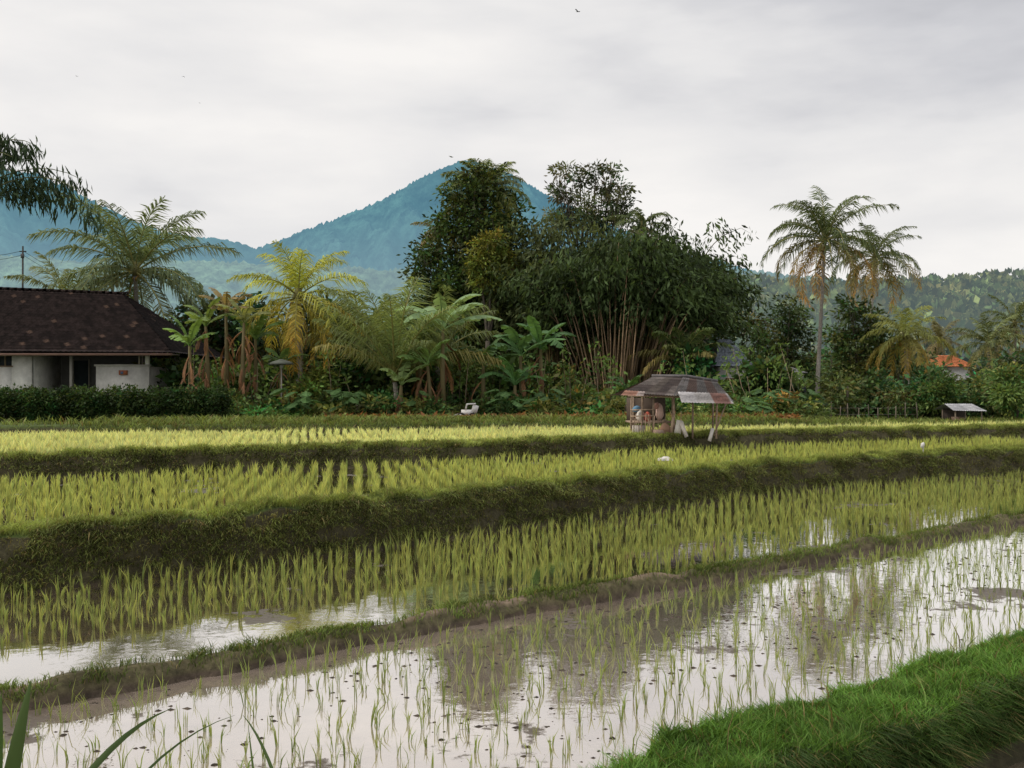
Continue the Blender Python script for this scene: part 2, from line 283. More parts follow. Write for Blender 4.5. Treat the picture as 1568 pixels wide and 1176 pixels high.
def limbs(M,base,cl,r,col,fork=.45):
    base=A(base,float);t=A([np.mean([c[0] for c in cl]),np.mean([c[1] for c in cl]),np.mean([c[2] for c in cl])])
    f=base+(t-base)*fork+A([0,0,.3]);pts=[base+(f-base)*u+A([.12*math.sin(u*5),.1*math.cos(u*4),0]) for u in np.linspace(0,1,6)]
    tube(M,pts,np.linspace(r,r*.65,6),8,col,mat=1)
    for c in cl:
        e=A(c[:3]);m=(f+e)/2+A([0,0,-.15*np.linalg.norm(e-f)])
        pt=[pts[-1]*(1-u)**2+2*m*u*(1-u)+e*u*u for u in np.linspace(0,1,6)];tube(M,pt,np.linspace(r*.5,r*.1,6),5,col,mat=1)
        for k in range(4):
            s=pt[3+k%2];e2=e+R.normal(size=3)*A(c[3:])*.55;tube(M,[s,(s+e2)/2+A([0,0,-.1]),e2],[r*.18,r*.1,r*.04],4,col,mat=1)
def tree(name,D,cl,base_px,col,nsub=60,nl=34,sr=.34,ls=.28,asp=.45,r=.2,hang=0,g0=-1.25,bark=(.10,.085,.065),dens=None):
    M=MB();c3=[]
    for (px,py,wr,hr) in cl:
        wr=wr/F*D;hr=hr/F*D;dd=D+R.uniform(-.8,.8);c3.append((gx(px,D),dd,gz(py,D),wr,max(wr*.8,.5),hr))
    limbs(M,(gx(base_px,D),D,g0),c3,r,bark)
    for c in c3: crown(M,[c],max(6,int(dens*c[3]*c[5])) if dens else nsub,nl,sr,ls,A(col)*(.8+.4*R.random()),asp,hang=hang)
    return M.build(name,[FOL,BARK])
def frond(M,o,az,e0,L,droop,col,nlf=60,ll=.26,w=.07,hang=.9,roll=0,stem=(.20,.20,.08),brown=0,bc=(.3,.19,.07)):
    n=14;t=np.linspace(0,1,n);e=e0-droop*t**1.4;ds=L/(n-1);h=A([math.cos(az),math.sin(az),0]);side0=A([-math.sin(az),math.cos(az),0])
    tan=np.cos(e)[:,None]*h+np.sin(e)[:,None]*A([0,0,1]);pts=o+np.concatenate([[np.zeros(3)],np.cumsum(tan[:-1]*ds,0)])
    tube(M,pts,np.linspace(.035,.008,n)*L/3.5,4,stem,cap=False)
    tt=np.linspace(.12,1,nlf);B=np.stack([np.interp(tt,t,pts[:,i]) for i in range(3)],1);T=np.stack([np.interp(tt,t,tan[:,i]) for i in range(3)],1)
    for s in (-1,1):
        sd=side0*s;up=np.cross(T,sd)*(1 if s<0 else 1);up=np.where(up[:,2:3]<0,-up,up)
        gap=(vn(tt*14+az*9,s*3.0,3)>.14)
        lf=L*ll*(np.sin(np.clip(tt,0,1)*math.pi*.86+.25)**.7)*(.75+.5*R.random(nlf))*(R.random(nlf)<.94)*gap;lf=lf[:,None]
        d=nrm(sd*.75+T*(.45+.5*tt[:,None])+up*(.12+roll*s)+R.normal(size=(nlf,3))*.12)
        P1=B+d*lf*.45;P2=P1+nrm(d*.8+A([0,0,-1.])*hang*(.9+.7*R.random((nlf,1))))*lf*.6
        bq=np.clip(brown*(.25+1.1*tt**1.5)*(.6+.8*R.random(nlf)),0,1)[:,None]
        C=(A(col)*(1-bq)+A(bc)*bq)*(.65+.7*R.random((nlf,1)));blades(M,B,P1,P2,nrm(T+R.normal(size=(nlf,3))*.25),w*(.8+.4*R.random(nlf)),C,tipC=C*A([1.25,1.1,1.0]))
    return pts
def palm(name,bx,D,cz,base_z,nf,L,cA,cB,tr=.15,emax=1.35,emin=-.5,droop=1.3,lean=.3,hang=.9,nuts=True,old=.2,nlf=58,ll=.25,cx=None,w=.07,kp=.9,dead=2):
    M=MB();x0=gx(bx,D);x1=gx(cx if cx else bx,D);u=np.linspace(0,1,14)
    pts=np.stack([x0+(x1-x0)*u**1.5+lean*.3*np.sin(u*3),D+0*u+.2*np.sin(u*2),base_z+(cz-base_z)*u],1)
    rad=tr*(1.2-.45*u);rad[0]*=1.4
    cc=A([A([.32,.29,.25])*(.6+.7*R.random()) for _ in u]);tube(M,pts,rad,9,cc,mat=1)
    o=pts[-1];tube(M,[o,o+A([0,0,.35]),o+A([0,0,.8])],[tr*1.0,tr*1.5,tr*.3],7,(.13,.12,.05))
    az=R.random()*6
    for i in range(nf):
        k=i/(nf-1);az+=2.39996+R.normal()*.15;e=emax+(emin-emax)*k**kp+R.normal()*.08
        br=np.clip((k-(1-old*2.2))/(old*2.2),0,1)*(.5+.7*R.random());c=A(cA)*(1.2-.35*k)
        frond(M,o+A([0,0,.25]),az,e,L*(.85+.25*R.random())*(.8 if k<.1 else 1),droop*(.75+.4*R.random())*(.75+.35*k),c*(.75+.5*R.random()),nlf,ll,w,hang*(.5+.9*k),roll=R.normal()*.15,stem=(.2,.19,.07),brown=br,bc=cB)
    for i in range(dead):
        frond(M,o,R.random()*6.28,-1.2,L*.6,.5,A([.20,.12,.055]),int(nlf*.6),ll*.6,w,1,brown=1,bc=(.18,.11,.05))
    if nuts:
        for i in range(9):
            a=R.random()*6.28;p=o+A([math.cos(a)*.28,math.sin(a)*.28,-.05-.25*R.random()]);q=np.linspace(-1,1,5);tube(M,[p+A([0,0,.13*s]) for s in q],[.03,.09,.115,.09,.03],7,(.22,.14,.04) if i%2 else (.12,.16,.04))
    return M.build(name,[FOL,BARK])
def bleaf(M,o,az,e0,L,W,droop,col,torn=.5):
    n=12;t=np.linspace(0,1,n);e=e0-droop*t**1.5;h=A([math.cos(az),math.sin(az),0]);s0=A([-math.sin(az),math.cos(az),0])
    tan=np.cos(e)[:,None]*h+np.sin(e)[:,None]*A([0,0,1]);pts=o+np.concatenate([[np.zeros(3)],np.cumsum(tan[:-1]*L/(n-1),0)])
    tube(M,pts,np.linspace(.03,.006,n),4,A(col)*1.5,cap=False)
    wd=W*.5*np.sin(np.clip((t-.12)/.88,0,1)*math.pi)**.55
    for s in (-1,1):
        for i in range(1,n-1):
            dr=A([0,0,-1])*(.25+torn*R.random()*.8);k=1-.25*torn*R.random();g=tan[i]*L/(n-1)*.15*torn*R.random()
            c=A(col)*(.75+.5*R.random())
            V=[pts[i],pts[i+1],pts[i+1]+(s0*s+dr)*wd[i+1]*k+tan[i]*.1-g,pts[i]+(s0*s+dr)*max(wd[i],.02)*k+tan[i]*.1+g]
            M.add(A(V)[None],[(0,1,2,3)],A([c,c*.95,c*1.15,c*1.15])[None])
def banana(M,px,D,topz,n=8,L=1.9,W=.5,col=(.10,.17,.035),dead=6,g0=-1.2,deadc=(.14,.075,.04),r=.13):
    x=gx(px,D);b=A([x,D,g0]);o=A([x+R.normal()*.1,D,topz]);tube(M,[b,(b+o)/2+R.normal(size=3)*.05,o],[r,r*.8,r*.45],8,(.12,.10,.05))
    az=R.random()*6
    for i in range(n):
        az+=2.4;k=i/n;bleaf(M,o,az,1.35-k*.9,L*(.8+.35*R.random()),W*(.8+.4*R.random()),.9+.9*R.random(),A(col)*(.75+.6*R.random()),.3+.7*R.random())
    for i in range(dead):
        az=R.random()*6.28;bleaf(M,o-A([0,0,.1+R.random()*.6*(topz-g0)]),az,-.5-.6*R.random(),L*.7*(.6+.5*R.random()),W*.4,.9,A(deadc)*(.5+1.0*R.random()),1)
# --- left side
palm('coconut_palm',205,56,gz(422,56),-1.2,30,5.5,(.080,.11,.055),(.15,.13,.06),emax=1.5,emin=-.5,droop=1.35,old=.08,nlf=66,hang=.9,kp=.75,w=.075,dead=1)
palm('coconut_palm',455,45,gz(462,45),-1.2,24,3.6,(.19,.22,.045),(.40,.23,.05),emax=1.45,emin=-.9,droop=1.4,old=.25,hang=1.0,nlf=56,tr=.15,w=.055,dead=3)
palm('young_palm',603,43,gz(585,43),-1.2,22,4.9,(.105,.14,.055),(.18,.16,.06),emax=1.5,emin=.6,droop=1.0,old=.08,hang=.8,nuts=False,nlf=62,tr=.12,w=.05,dead=0)
palm('young_palm',668,46,gz(560,46),-1.2,14,3.5,(.075,.10,.04),(.17,.15,.06),emax=1.5,emin=.3,droop=1.2,old=.12,nuts=False,tr=.12,w=.055,dead=0)
palm('young_palm',550,46,gz(540,46),-1.2,16,3.6,(.095,.12,.04),(.2,.16,.06),emax=1.4,emin=.2,droop=1.3,old=.1,nuts=False,tr=.12,w=.055,dead=0)
palm('young_palm',100,58,gz(470,58),-1.2,14,3.8,(.09,.11,.05),(.17,.15,.06),emax=1.3,emin=.1,droop=1.3,old=.1,nuts=False,tr=.12,dead=0)
def bgroup(name,lst,**k):
    for (px,D,py,n,L,dd,col) in lst:
        M=MB();banana(M,px,D,gz(py,D),n=n,L=L,W=.26*L+.08,dead=dd,col=col,**k);M.build(name,FOL)
bgroup('banana_plant',[(318,44,500,7,1.5,12,(.10,.14,.04)),(345,44.5,478,8,1.4,14,(.13,.10,.045)),(372,43.5,495,7,1.4,14,(.11,.12,.045)),(395,44.5,520,7,1.5,8,(.08,.13,.035)),(292,43,530,7,1.5,6,(.10,.16,.045)),
 (680,42.5,505,9,2.3,5,(.13,.19,.09)),(655,42.5,560,8,1.8,8,(.10,.16,.055)),(612,42,590,6,1.5,7,(.10,.14,.05)),(640,44,520,7,1.7,6,(.07,.11,.045)),(800,44,545,8,2.0,2,(.055,.105,.04)),(830,44,535,8,2.0,3,(.042,.085,.03)),(790,43,590,8,1.6,2,(.05,.105,.035)),(425,44,560,7,1.3,4,(.055,.09,.03)),(960,45,600,6,1.2,2,(.04,.075,.025)),(738,44,560,6,1.6,4,(.05,.085,.03))])
# --- central trees
tree('broadleaf_tree',56,[(738,285,26,22),(712,310,30,24),(762,318,28,24),(690,340,32,22),(735,350,42,30),(775,360,34,34),(668,385,28,20),(705,392,42,34),(655,425,26,18),(690,440,44,34),(745,430,50,44),(790,430,34,44),(665,475,36,30),(715,500,60,50),(775,500,50,60),(680,545,55,45),(724,268,14,10),(698,298,14,10),(650,392,12,10)],735,(.046,.068,.020),nl=34,dens=26)
palm('coconut_palm',742,57,gz(300,57),-1.2,22,3.3,(.07,.09,.03),(.2,.16,.08),emax=1.4,emin=-.4,droop=1.5,old=.15,nuts=False,dead=1)
palm('coconut_palm',672,58,gz(360,58),-1.2,9,2.2,(.10,.10,.04),(.24,.19,.10),emax=.9,emin=-.6,droop=1.4,old=.4,nuts=False,nlf=44,dead=1)
tree('flowering_tree',53,[(752,375,20,18),(735,400,18,20),(765,402,18,22),(750,432,25,18)],750,(.13,.145,.03),nsub=44,nl=28,sr=.2,ls=.2)
tree('tall_feathery_tree',62,[(862,266,18,10),(888,276,14,12),(855,292,12,14),(876,302,18,10),(912,262,15,9),(938,258,14,7),(925,284,14,14),(952,282,14,12),(946,306,16,14),(905,310,14,10),(868,325,20,12),(900,338,34,20),(935,335,26,18),(850,345,20,18),(958,325,12,18)],900,(.065,.08,.038),nl=38,sr=.23,ls=.27,asp=.36,dens=28)
palm('coconut_palm',985,58,gz(352,58),-1.2,14,2.2,(.05,.07,.03),(.15,.12,.06),emax=1.2,emin=-.6,droop=1.7,nuts=False,hang=1.1,nlf=40,dead=0)
# --- bamboo clump
def bamboo(name,px,D,n,H,spread,leafcol,culm,lo=.45,nsp=9,nlv=16,spr=.5,base_r=1.6,g0=-1.2,skew=0,ry=.6,cr=.055,front=False,pw_=1.9):
    M=MB();x0=gx(px,D);tips=[]
    for i in range(n):
        a=R.random()*2*math.pi;q=math.sqrt(R.random());b=A([x0+math.cos(a)*base_r*q,D+math.sin(a)*base_r*q*.7,g0])
        ox=(math.cos(a)*q+R.normal()*.15)*spread+skew*R.random();oy=math.sin(a)*q*spread*ry
        if front: b[1]=D+R.normal()*.3;oy=R.normal()*.3
        h=H*(.72+.3*R.random())*(1-.22*q*q);t=np.linspace(0,1,14)
        pts=np.stack([b[0]+ox*t**pw_,b[1]+oy*t**1.9,g0+h*(1.16*t-.18*t**4-.10*q*t**6)],1)
        cb=A(culm)*(.2+1.0*R.random()**1.6);cc=A([cb*(1-.3*s)*(.4+1.0*R.random()) for s in t]);tube(M,pts,(cr-cr*.7*t)*(.7+.6*R.random()),5,cc,cap=False,mat=1)
        for k in range(nsp):
            u=lo+(1-lo)*((k+R.random())/nsp);c=A([np.interp(u,t,pts[:,j]) for j in range(3)])+R.normal(size=3)*spr*A([1,1,.6])
            br=(.3+1.35*R.random()**1.2);P=c+R.normal(size=(nlv,3))*A([.34,.34,.24]);out=A([ox,oy,0])/(spread+.1)
            Dv=R.normal(size=(nlv,3))*.55+out*.6+A([0,0,-.9]);L=.36*(.7+.6*R.random(nlv));leaves(M,P,Dv,L,L*.24+.03,A(leafcol)*br*(.75+.5*R.random((nlv,1))))
        if R.random()<.35: 
            tp=pts[-1];dr=nrm(A([ox,oy,0])+1e-3);e=tp+dr*1.0+A([0,0,-.1]);tube(M,[tp,(tp+e)/2+A([0,0,.25]),e],[.015,.01,.005],4,A(leafcol)*1.5,cap=False)
            P=e+R.normal(size=(14,3))*.2;leaves(M,P,R.normal(size=(14,3))*.4+A([0,0,-1]),.3,.07,A(leafcol)*(.6+.8*R.random((14,1))))
    return M.build(name,[FOL,BARK])
bamboo('bamboo_clump',955,53.5,120,9.7,4.9,(.038,.058,.022),(.42,.30,.14),lo=.70,nsp=18,nlv=22,spr=.5,ry=.3)
bamboo('bamboo_clump',950,50.5,50,9.2,3.4,(.038,.058,.021),(.62,.42,.24),lo=.88,nsp=7,nlv=20,spr=.4,cr=.040,front=True,skew=1.3,pw_=1.25,base_r=1.9)
bamboo('bamboo_clump',862,54,64,11.0,3.4,(.058,.072,.028),(.38,.27,.12),lo=.48,nsp=16,nlv=22,spr=.5,ry=.3)
bamboo('bamboo_clump',1000,57,46,11.2,4.2,(.042,.062,.025),(.3,.24,.11),lo=.62,nsp=14,nlv=20,spr=.5)
def mass(name,x0,x1,D0,D1,n,h0,h1,col,mat=None,nsub=14,nl=26,sr=.45,ls=.38,g0=-1.3,w=1.6,skip=(),var=.8):
    M=MB()
    for i in range(n):
        D=R.uniform(D0,D1);px=R.uniform(x0,x1);x=gx(px,D);h=R.uniform(h0,h1)
        for s in skip:
            if s[0]<px<s[1] and D<s[2]: h=min(h,s[3])
        ww=w*(.7+.6*R.random())*min(1,h/h0);c=A(col)*(.6+var*R.random())*A([1+R.normal()*.26,1,1])
        cl=[(x,D,g0+h*.4,ww,ww*.8,h*.35),(x+R.normal()*.5,D,g0+h*.72,ww*.75,ww*.7,h*.27)]
        tube(M,[(x,D,g0-.2),(x+.1,D,g0+h*.7)],[.1,.05],5,(.09,.075,.055),mat=1);crown(M,cl,nsub,nl,sr,ls*(.7+.6*R.random()),np.clip(c,0,1),asp=.3+.35*R.random())
    return M.build(name,[mat or FOL,BARK])
mass('understory_trees',270,1075,60,68,64,5,7.5,(.024,.036,.014),nsub=20,w=2.2)
mass('shrub_undergrowth',285,1080,45.5,49.5,70,1.8,3.2,(.042,.064,.020),nsub=12,ls=.3,sr=.32,w=1.0,skip=[(850,1065,60,1.3)],var=1.4)
mass('low_shrubs',290,1240,41.5,43.8,90,.5,1.25,(.062,.092,.028),nsub=7,ls=.22,sr=.18,w=.5,nl=22,var=1.5)
mass('dark_thicket',-60,300,52,66,26,3,5.0,(.034,.050,.018),nsub=18,w=2)
M=MB()
for i in range(38):
    D=R.uniform(41.3,44.5);px=R.choice([R.uniform(480,560),R.uniform(740,850),R.uniform(1120,1240),R.uniform(290,640)]);b=A([gx(px,D),D,-1.2]);c=A([.04,.075,.026])*(.6+.9*R.random())
    for k in range(7):
        a=R.random()*6.28;h=.5+.8*R.random();e=b+A([math.cos(a)*.35,math.sin(a)*.35,h]);tube(M,[b,(b+e)/2+A([0,0,.1]),e],[.015,.012,.008],4,c);bleaf(M,e,a,.1,.5+.25*R.random(),.42,.9,c*(.8+.5*R.random()),.1)
M.build('taro_plants',FOL)
# tall bare stems and thin saplings for tangle
M=MB()
for i in range(70):
    D=R.uniform(42.5,47);px=R.uniform(285,1240);b=A([gx(px,D),D,-1.2]);h=R.uniform(1.2,3.2);e=b+A([R.normal()*.5,R.normal()*.2,h]);tube(M,[b,(b+e)/2+R.normal(size=3)*.12,e],[.025,.018,.008],5,A([.22,.17,.11])*(.5+.9*R.random()),mat=1)
    for k in range(3): c=e-A([0,0,.35*k])+R.normal(size=3)*.15;P=c+R.normal(size=(12,3))*.16;leaves(M,P,R.normal(size=(12,3))+A([0,0,-.5]),.22,.10,A([.07,.11,.03])*(.5+1.1*R.random()))
M.build('thin_saplings',[FOL,BARK])
# --- right side
palm('coconut_palm',1250,58,gz(374,58),-1.3,30,4.4,(.052,.072,.032),(.36,.22,.08),tr=.11,emax=1.5,emin=-.6,droop=1.8,old=.15,cx=1264,hang=1.0,nlf=60,w=.06,ll=.22,dead=2)
palm('coconut_palm',1325,66,gz(400,66),-1.3,24,3.9,(.055,.075,.033),(.36,.23,.08),tr=.12,emax=1.35,emin=-.6,droop=1.7,old=.18,cx=1341,hang=1.0,nlf=56,w=.06,ll=.22,dead=1)
palm('coconut_palm',1388,60,gz(520,60),-1.3,20,2.9,(.13,.15,.045),(.34,.23,.07),tr=.13,emax=1.35,emin=-.8,droop=1.5,old=.2,hang=1.0,w=.055)
palm('coconut_palm',1515,85,gz(530,85),-1.3,20,3.6,(.075,.095,.04),(.2,.17,.07),emax=1.3,emin=-.7,nuts=False)
palm('coconut_palm',1440,100,gz(525,100),-1.3,16,3.4,(.09,.09,.05),(.25,.18,.08),emax=1.3,emin=-.7,nuts=False)
palm('coconut_palm',1555,95,gz(500,95),-1.3,18,4.2,(.06,.08,.03),(.2,.16,.07),emax=1.3,emin=-.6,nuts=False)
palm('young_palm',1045,50,gz(560,50),-1.2,14,2.6,(.05,.075,.03),(.2,.16,.06),emax=1.4,emin=.2,nuts=False,dead=0)
palm('young_palm',1205,48,gz(610,48),-1.2,12,1.6,(.065,.095,.03),(.2,.16,.06),emax=1.4,emin=.2,nuts=False,nlf=30,tr=.08,w=.04,dead=0)
tree('broadleaf_tree',70,[(1205,475,22,20),(1188,505,28,24),(1222,510,24,26),(1195,545,34,28),(1225,560,26,24)],1205,(.042,.062,.022),dens=20)
tree('broadleaf_tree',64,[(1305,478,22,20),(1335,490,26,24),(1290,515,18,24),(1320,525,40,30),(1352,540,26,24),(1330,570,40,26),(1292,560,22,26)],1315,(.046,.066,.022),dens=20)
tree('broadleaf_tree',66,[(1140,500,26,16),(1105,492,22,20),(1085,515,26,20),(1160,520,20,14)],1130,(.055,.075,.026),dens=22)
tree('breadfruit_tree',46,[(1180,590,28,24),(1158,608,24,20),(1208,615,26,20),(1175,572,16,12)],1180,(.044,.070,.024),ls=.34,asp=.6,nsub=34,r=.1)
tree('citrus_tree',50,[(1440,595,22,18),(1422,608,18,16)],1432,(.075,.115,.035),nsub=34,r=.07,ls=.2,sr=.25)
tree('citrus_tree',47,[(1552,585,22,22),(1560,612,25,20),(1535,605,14,12)],1556,(.10,.155,.045),nsub=34,r=.07,ls=.2,sr=.25)
tree('citrus_tree',44,[(478,600,26,18),(490,582,15,12)],480,(.095,.12,.03),nsub=34,r=.06,ls=.2,sr=.22)
mass('village_trees',1075,1640,76,110,90,2.5,5.6,(.048,.068,.027),nsub=14,w=2,skip=[(1430,1500,93,1.5)],var=1.3)
mass('garden_shrubs',1225,1600,50,57.5,46,1.0,2.7,(.055,.08,.028),nsub=10,w=.9,sr=.3,ls=.25,skip=[(1232,1268,60,.7),(1425,1505,60,.9)],var=1.4)
# --- near branch top left : bamboo from beyond the frame
M=MB();D=24.0;b=A([gx(-190,D),D,-1.2])
for i,(tx,ty) in enumerate([(135,330),(60,225),(105,265),(15,215),(40,250),(128,300),(-30,230),(-60,200)]):
    e=A([gx(tx,D),D+R.normal()*.6,gz(ty,D)]);m=A([gx(tx-90,D),D,gz(min(ty,260)-50,D)]);t=np.linspace(0,1,16)[:,None]
    pt=(1-t)**3*b+3*t*(1-t)**2*(b+A([.4,0,5.5]))+3*t*t*(1-t)*m+t**3*e;tube(M,pt,np.linspace(.04,.006,16),5,(.16,.17,.07),mat=1)
    for k in range(20):
        u=R.uniform(9.5,15);c=pt[int(u)]+(pt[min(int(u)+1,15)]-pt[int(u)])*(u%1);nv=12;P=c+R.normal(size=(nv,3))*A([.12,.14,.15])+A([0,0,-.16]);L=.28*(.6+.8*R.random(nv))
        leaves(M,P,R.normal(size=(nv,3))*.35+A([.1,0,-1.0]),L,L*.18,A([.028,.045,.022])*(.5+.9*R.random()))
M.build('overhanging_bamboo',[FOL,BARK])
# --- hedge
M=MB()
for i in range(64):
    px=-60+i*6.4;D=40+R.normal()*.15
    if 172<px<180: continue
    cl=[(gx(px,D),D,-.75,.28,.35,.45),(gx(px,D),D,-.25+R.normal()*.06,.28,.35,.38)];crown(M,cl,22,18,.10,.12,A([.030,.052,.016])*(.7+.6*R.random()))
    tube(M,[(gx(px,D),D,-1.2),(gx(px,D),D,-.4)],[.03,.015],4,(.08,.06,.04),mat=1)
M.build('hedge',[FOL,BARK])
mass('ditch_shrubs',335,480,40.5,42,14,.4,.8,(.07,.11,.03),nsub=7,ls=.18,sr=.15,w=.5,nl=20)
# --- foreground reeds lower-left
M=MB()
def reed(P,w,col):
    P=A(P,float);t=np.linspace(0,1,12)[:,None];c=(1-t)**2*P[0]+2*t*(1-t)*P[1]+t*t*P[2];T=nrm(np.gradient(c,axis=0));S=nrm(np.cross(T,A([0.1,1,.1])));ww=(w*np.sin(np.clip(t*.85+.15,0,1)*math.pi)**.8+.001)
    f=np.cross(T,S)*ww*.25
    V=np.stack([c-S*ww*.5,c+f,c+S*ww*.5],1).reshape(1,-1,3);Fs=[]
    for i in range(11): Fs+=[(3*i,3*i+1,3*i+4,3*i+3),(3*i+1,3*i+2,3*i+5,3*i+4)]
    M.add(V,Fs,A(col))
def pw(px,py,D): return (gx(px,D),D,gz(py,D))
gb=(.045,.07,.025)
reed([pw(-20,1420,2.2),pw(10,1200,2.2),pw(48,1040,2.25)],.04,gb)
reed([pw(-30,1420,2.2),pw(-8,1250,2.2),pw(2,1060,2.2)],.035,(.05,.085,.028))
reed([pw(0,1420,2.1),pw(120,1140,2.3),pw(262,1085,2.6)],.016,gb)
reed([pw(60,1450,2.1),pw(180,1150,2.3),pw(360,1095,2.7)],.006,gb)
reed([pw(470,1400,2.2),pw(430,1160,2.3),pw(372,1095,2.4)],.009,gb)
reed([pw(420,1420,2.2),pw(395,1250,2.3),pw(380,1110,2.35)],.007,(.06,.09,.03))
reed([pw(-60,1450,2.0),pw(-30,1200,2.0),pw(-40,1050,2.1)],.04,gb)
M.build('reed_grass',FOL)
# ---------------------------------------------------------------- buildings
def roof(M,p00,p10,p11,p01,nu,nv,colf,amp=.04,saw=.04,wave=None,th=.06):
    p00,p10,p11,p01=[A(q,float) for q in (p00,p10,p11,p01)];nv2=nv*2
    nn=nrm(np.cross(p10-p00,p01-p00));nn=nn if nn[2]>0 else -nn;V=[];C=[]
    for j in range(nv2):
        row=j//2;top=j%2;v=(row+top*.999)/nv
        for i in range(nu+1):
            u=i/nu;p=(p00*(1-u)+p10*u)*(1-v)+(p01*(1-u)+p11*u)*v
            V.append(p+nn*(amp*(i%2)+saw*(1-top)));C.append(colf(row,i//2 if wave is None else int(i/wave)))
    Fs=[(j*(nu+1)+i,j*(nu+1)+i+1,(j+1)*(nu+1)+i+1,(j+1)*(nu+1)+i) for j in range(nv2-1) for i in range(nu)]
    M.add(A(V)[None],Fs,A(C)[None])
def tilec(base,var,spot=None,ps=.03,seed=0):
    rg=np.random.default_rng(seed);T=rg.random((200,400));U=rg.random((200,400))
    def f(r,c):
        if spot is not None and U[r,c]<ps: return A(spot)
        return A(base)*(1-var+2*var*T[r,c])
    return f
H=empty('village_house');gh=-1.2
Dn=45.0;xe=gx(264,Dn);xl=gx(-330,Dn);ez=gz(541,Dn);rz=gz(443,49.5);et=ez+.02
M=MB();tc=tilec((.024,.016,.0145),.5,(.12,.075,.055),.03,3)
roof(M,(xl,Dn,ez+.15),(xe,Dn,ez),(gx(188,49.5),49.5,rz-.25),(gx(-250,49.5),49.5,rz+.3),150,22,tc)
roof(M,(xe,Dn,ez),(xe,54,ez),(gx(188,49.5),49.5,rz-.25),(gx(188,49.5),49.52,rz-.25),50,22,tc)
roof(M,(xe,54,ez),(xl,54,ez+.15),(gx(-250,49.5),49.5,rz+.3),(gx(188,49.5),49.5,rz-.25),150,22,tc)
for k in range(40):
    u=k/39;p=A([gx(188,49.5)*(1-u)+gx(-250,49.5)*u,49.5,(rz-.25)*(1-u)+(rz+.3)*u+.06]);box(M,p,(.5,.22,.12),tc(k,7))
M.build('roof',TILE,parent=H)
M=MB();wh=(.78,.76,.72)
def wbox(x0,x1,y0,y1,z0,z1,c,m=None): box(m or M,((x0+x1)/2,(y0+y1)/2,(z0+z1)/2),(abs(x1-x0),abs(y1-y0),abs(z1-z0)),c)
x48=gx(48,46);wbox(xl+.6,gx(-4,46),46,46.2,gh,et,wh);wbox(gx(-4,46),gx(18,46),46,46.2,gh,gz(560,46),wh);wbox(gx(-4,46),gx(18,46),46,46.2,gz(545,46),et,wh);wbox(gx(18,46),x48,46,46.2,gh,et,wh)
wbox(x48-.2,x48,46.2,49,gh,et,wh)
wbox(xl+.6,gx(225,49),49,49.2,gh,et+.3,(.14,.135,.13))
wbox(gx(147,46),gx(228,46),46,46.15,gh,gz(561,46),(.64,.62,.58))
wbox(gx(222,46),gx(228,46),46.02,46.14,gz(561,46),et,(.70,.68,.64))
wbox(gx(226,46)-.1,gx(226,46),46.15,53,gh,gz(561,46),(.5,.48,.45));wbox(gx(226,46)-.12,gx(226,46),50,53,gh,et,(.5,.48,.45))
wbox(gx(145,46)-.02,gx(230,46),45.97,46.18,gz(561,46)+.003,gz(558,46),(.45,.43,.40))
wbox(gx(106,46),gx(110,46),46.02,46.14,gh,et,(.35,.33,.30))
for s in (-.3,.1,.5,.9): wbox(gx(212,46)+.0,gx(214,46),46.3+s,46.35+s,gz(561,46),et,(.35,.3,.25))
M.build('walls',SURF,parent=H)
M=MB();wbox(gx(-4,46)-.05,gx(18,46)+.05,45.97,46.0,gz(560,46)-.06,gz(560,46),(.25,.18,.12));wbox(gx(-4,46)-.05,gx(18,46)+.05,45.97,46.0,gz(545,46),gz(545,46)+.06,(.25,.18,.12));wbox(gx(6,46),gx(8,46),46.03,46.08,gz(560,46),gz(545,46),(.2,.15,.1))
wbox(gx(-4,46),gx(18,46),46.1,46.12,gz(560,46),gz(545,46),(.03,.035,.04));M.build('window',SURF,parent=H)
M=MB();wbox(gx(112,48.8),gx(134,48.8),48.9,48.96,gh,gz(552,48.8),(.03,.04,.045));wbox(gx(110,48.8),gx(112,48.8),48.88,48.97,gh,gz(550,48.8),(.3,.27,.24));wbox(gx(134,48.8),gx(136,48.8),48.88,48.97,gh,gz(550,48.8),(.3,.27,.24));M.build('door',SURF,parent=H)
M=MB();wbox(xl,xe,Dn-.03,Dn-.003,ez-.10,ez+.0,(.20,.12,.09));wbox(xl,xe,Dn,46.0,ez-.06,ez-.02,(.22,.18,.15));M.build('fascia_board',SURF,parent=H)
M=MB();wbox(gx(183,46),gx(196,46),45.9,45.96,gz(574,46),gz(567,46),(.35,.12,.06));wbox(gx(186,46),gx(190,46),45.88,45.9,gz(573,46),gz(569,46),(.1,.15,.25));M.build('hanging_cloth',SURF,parent=H)
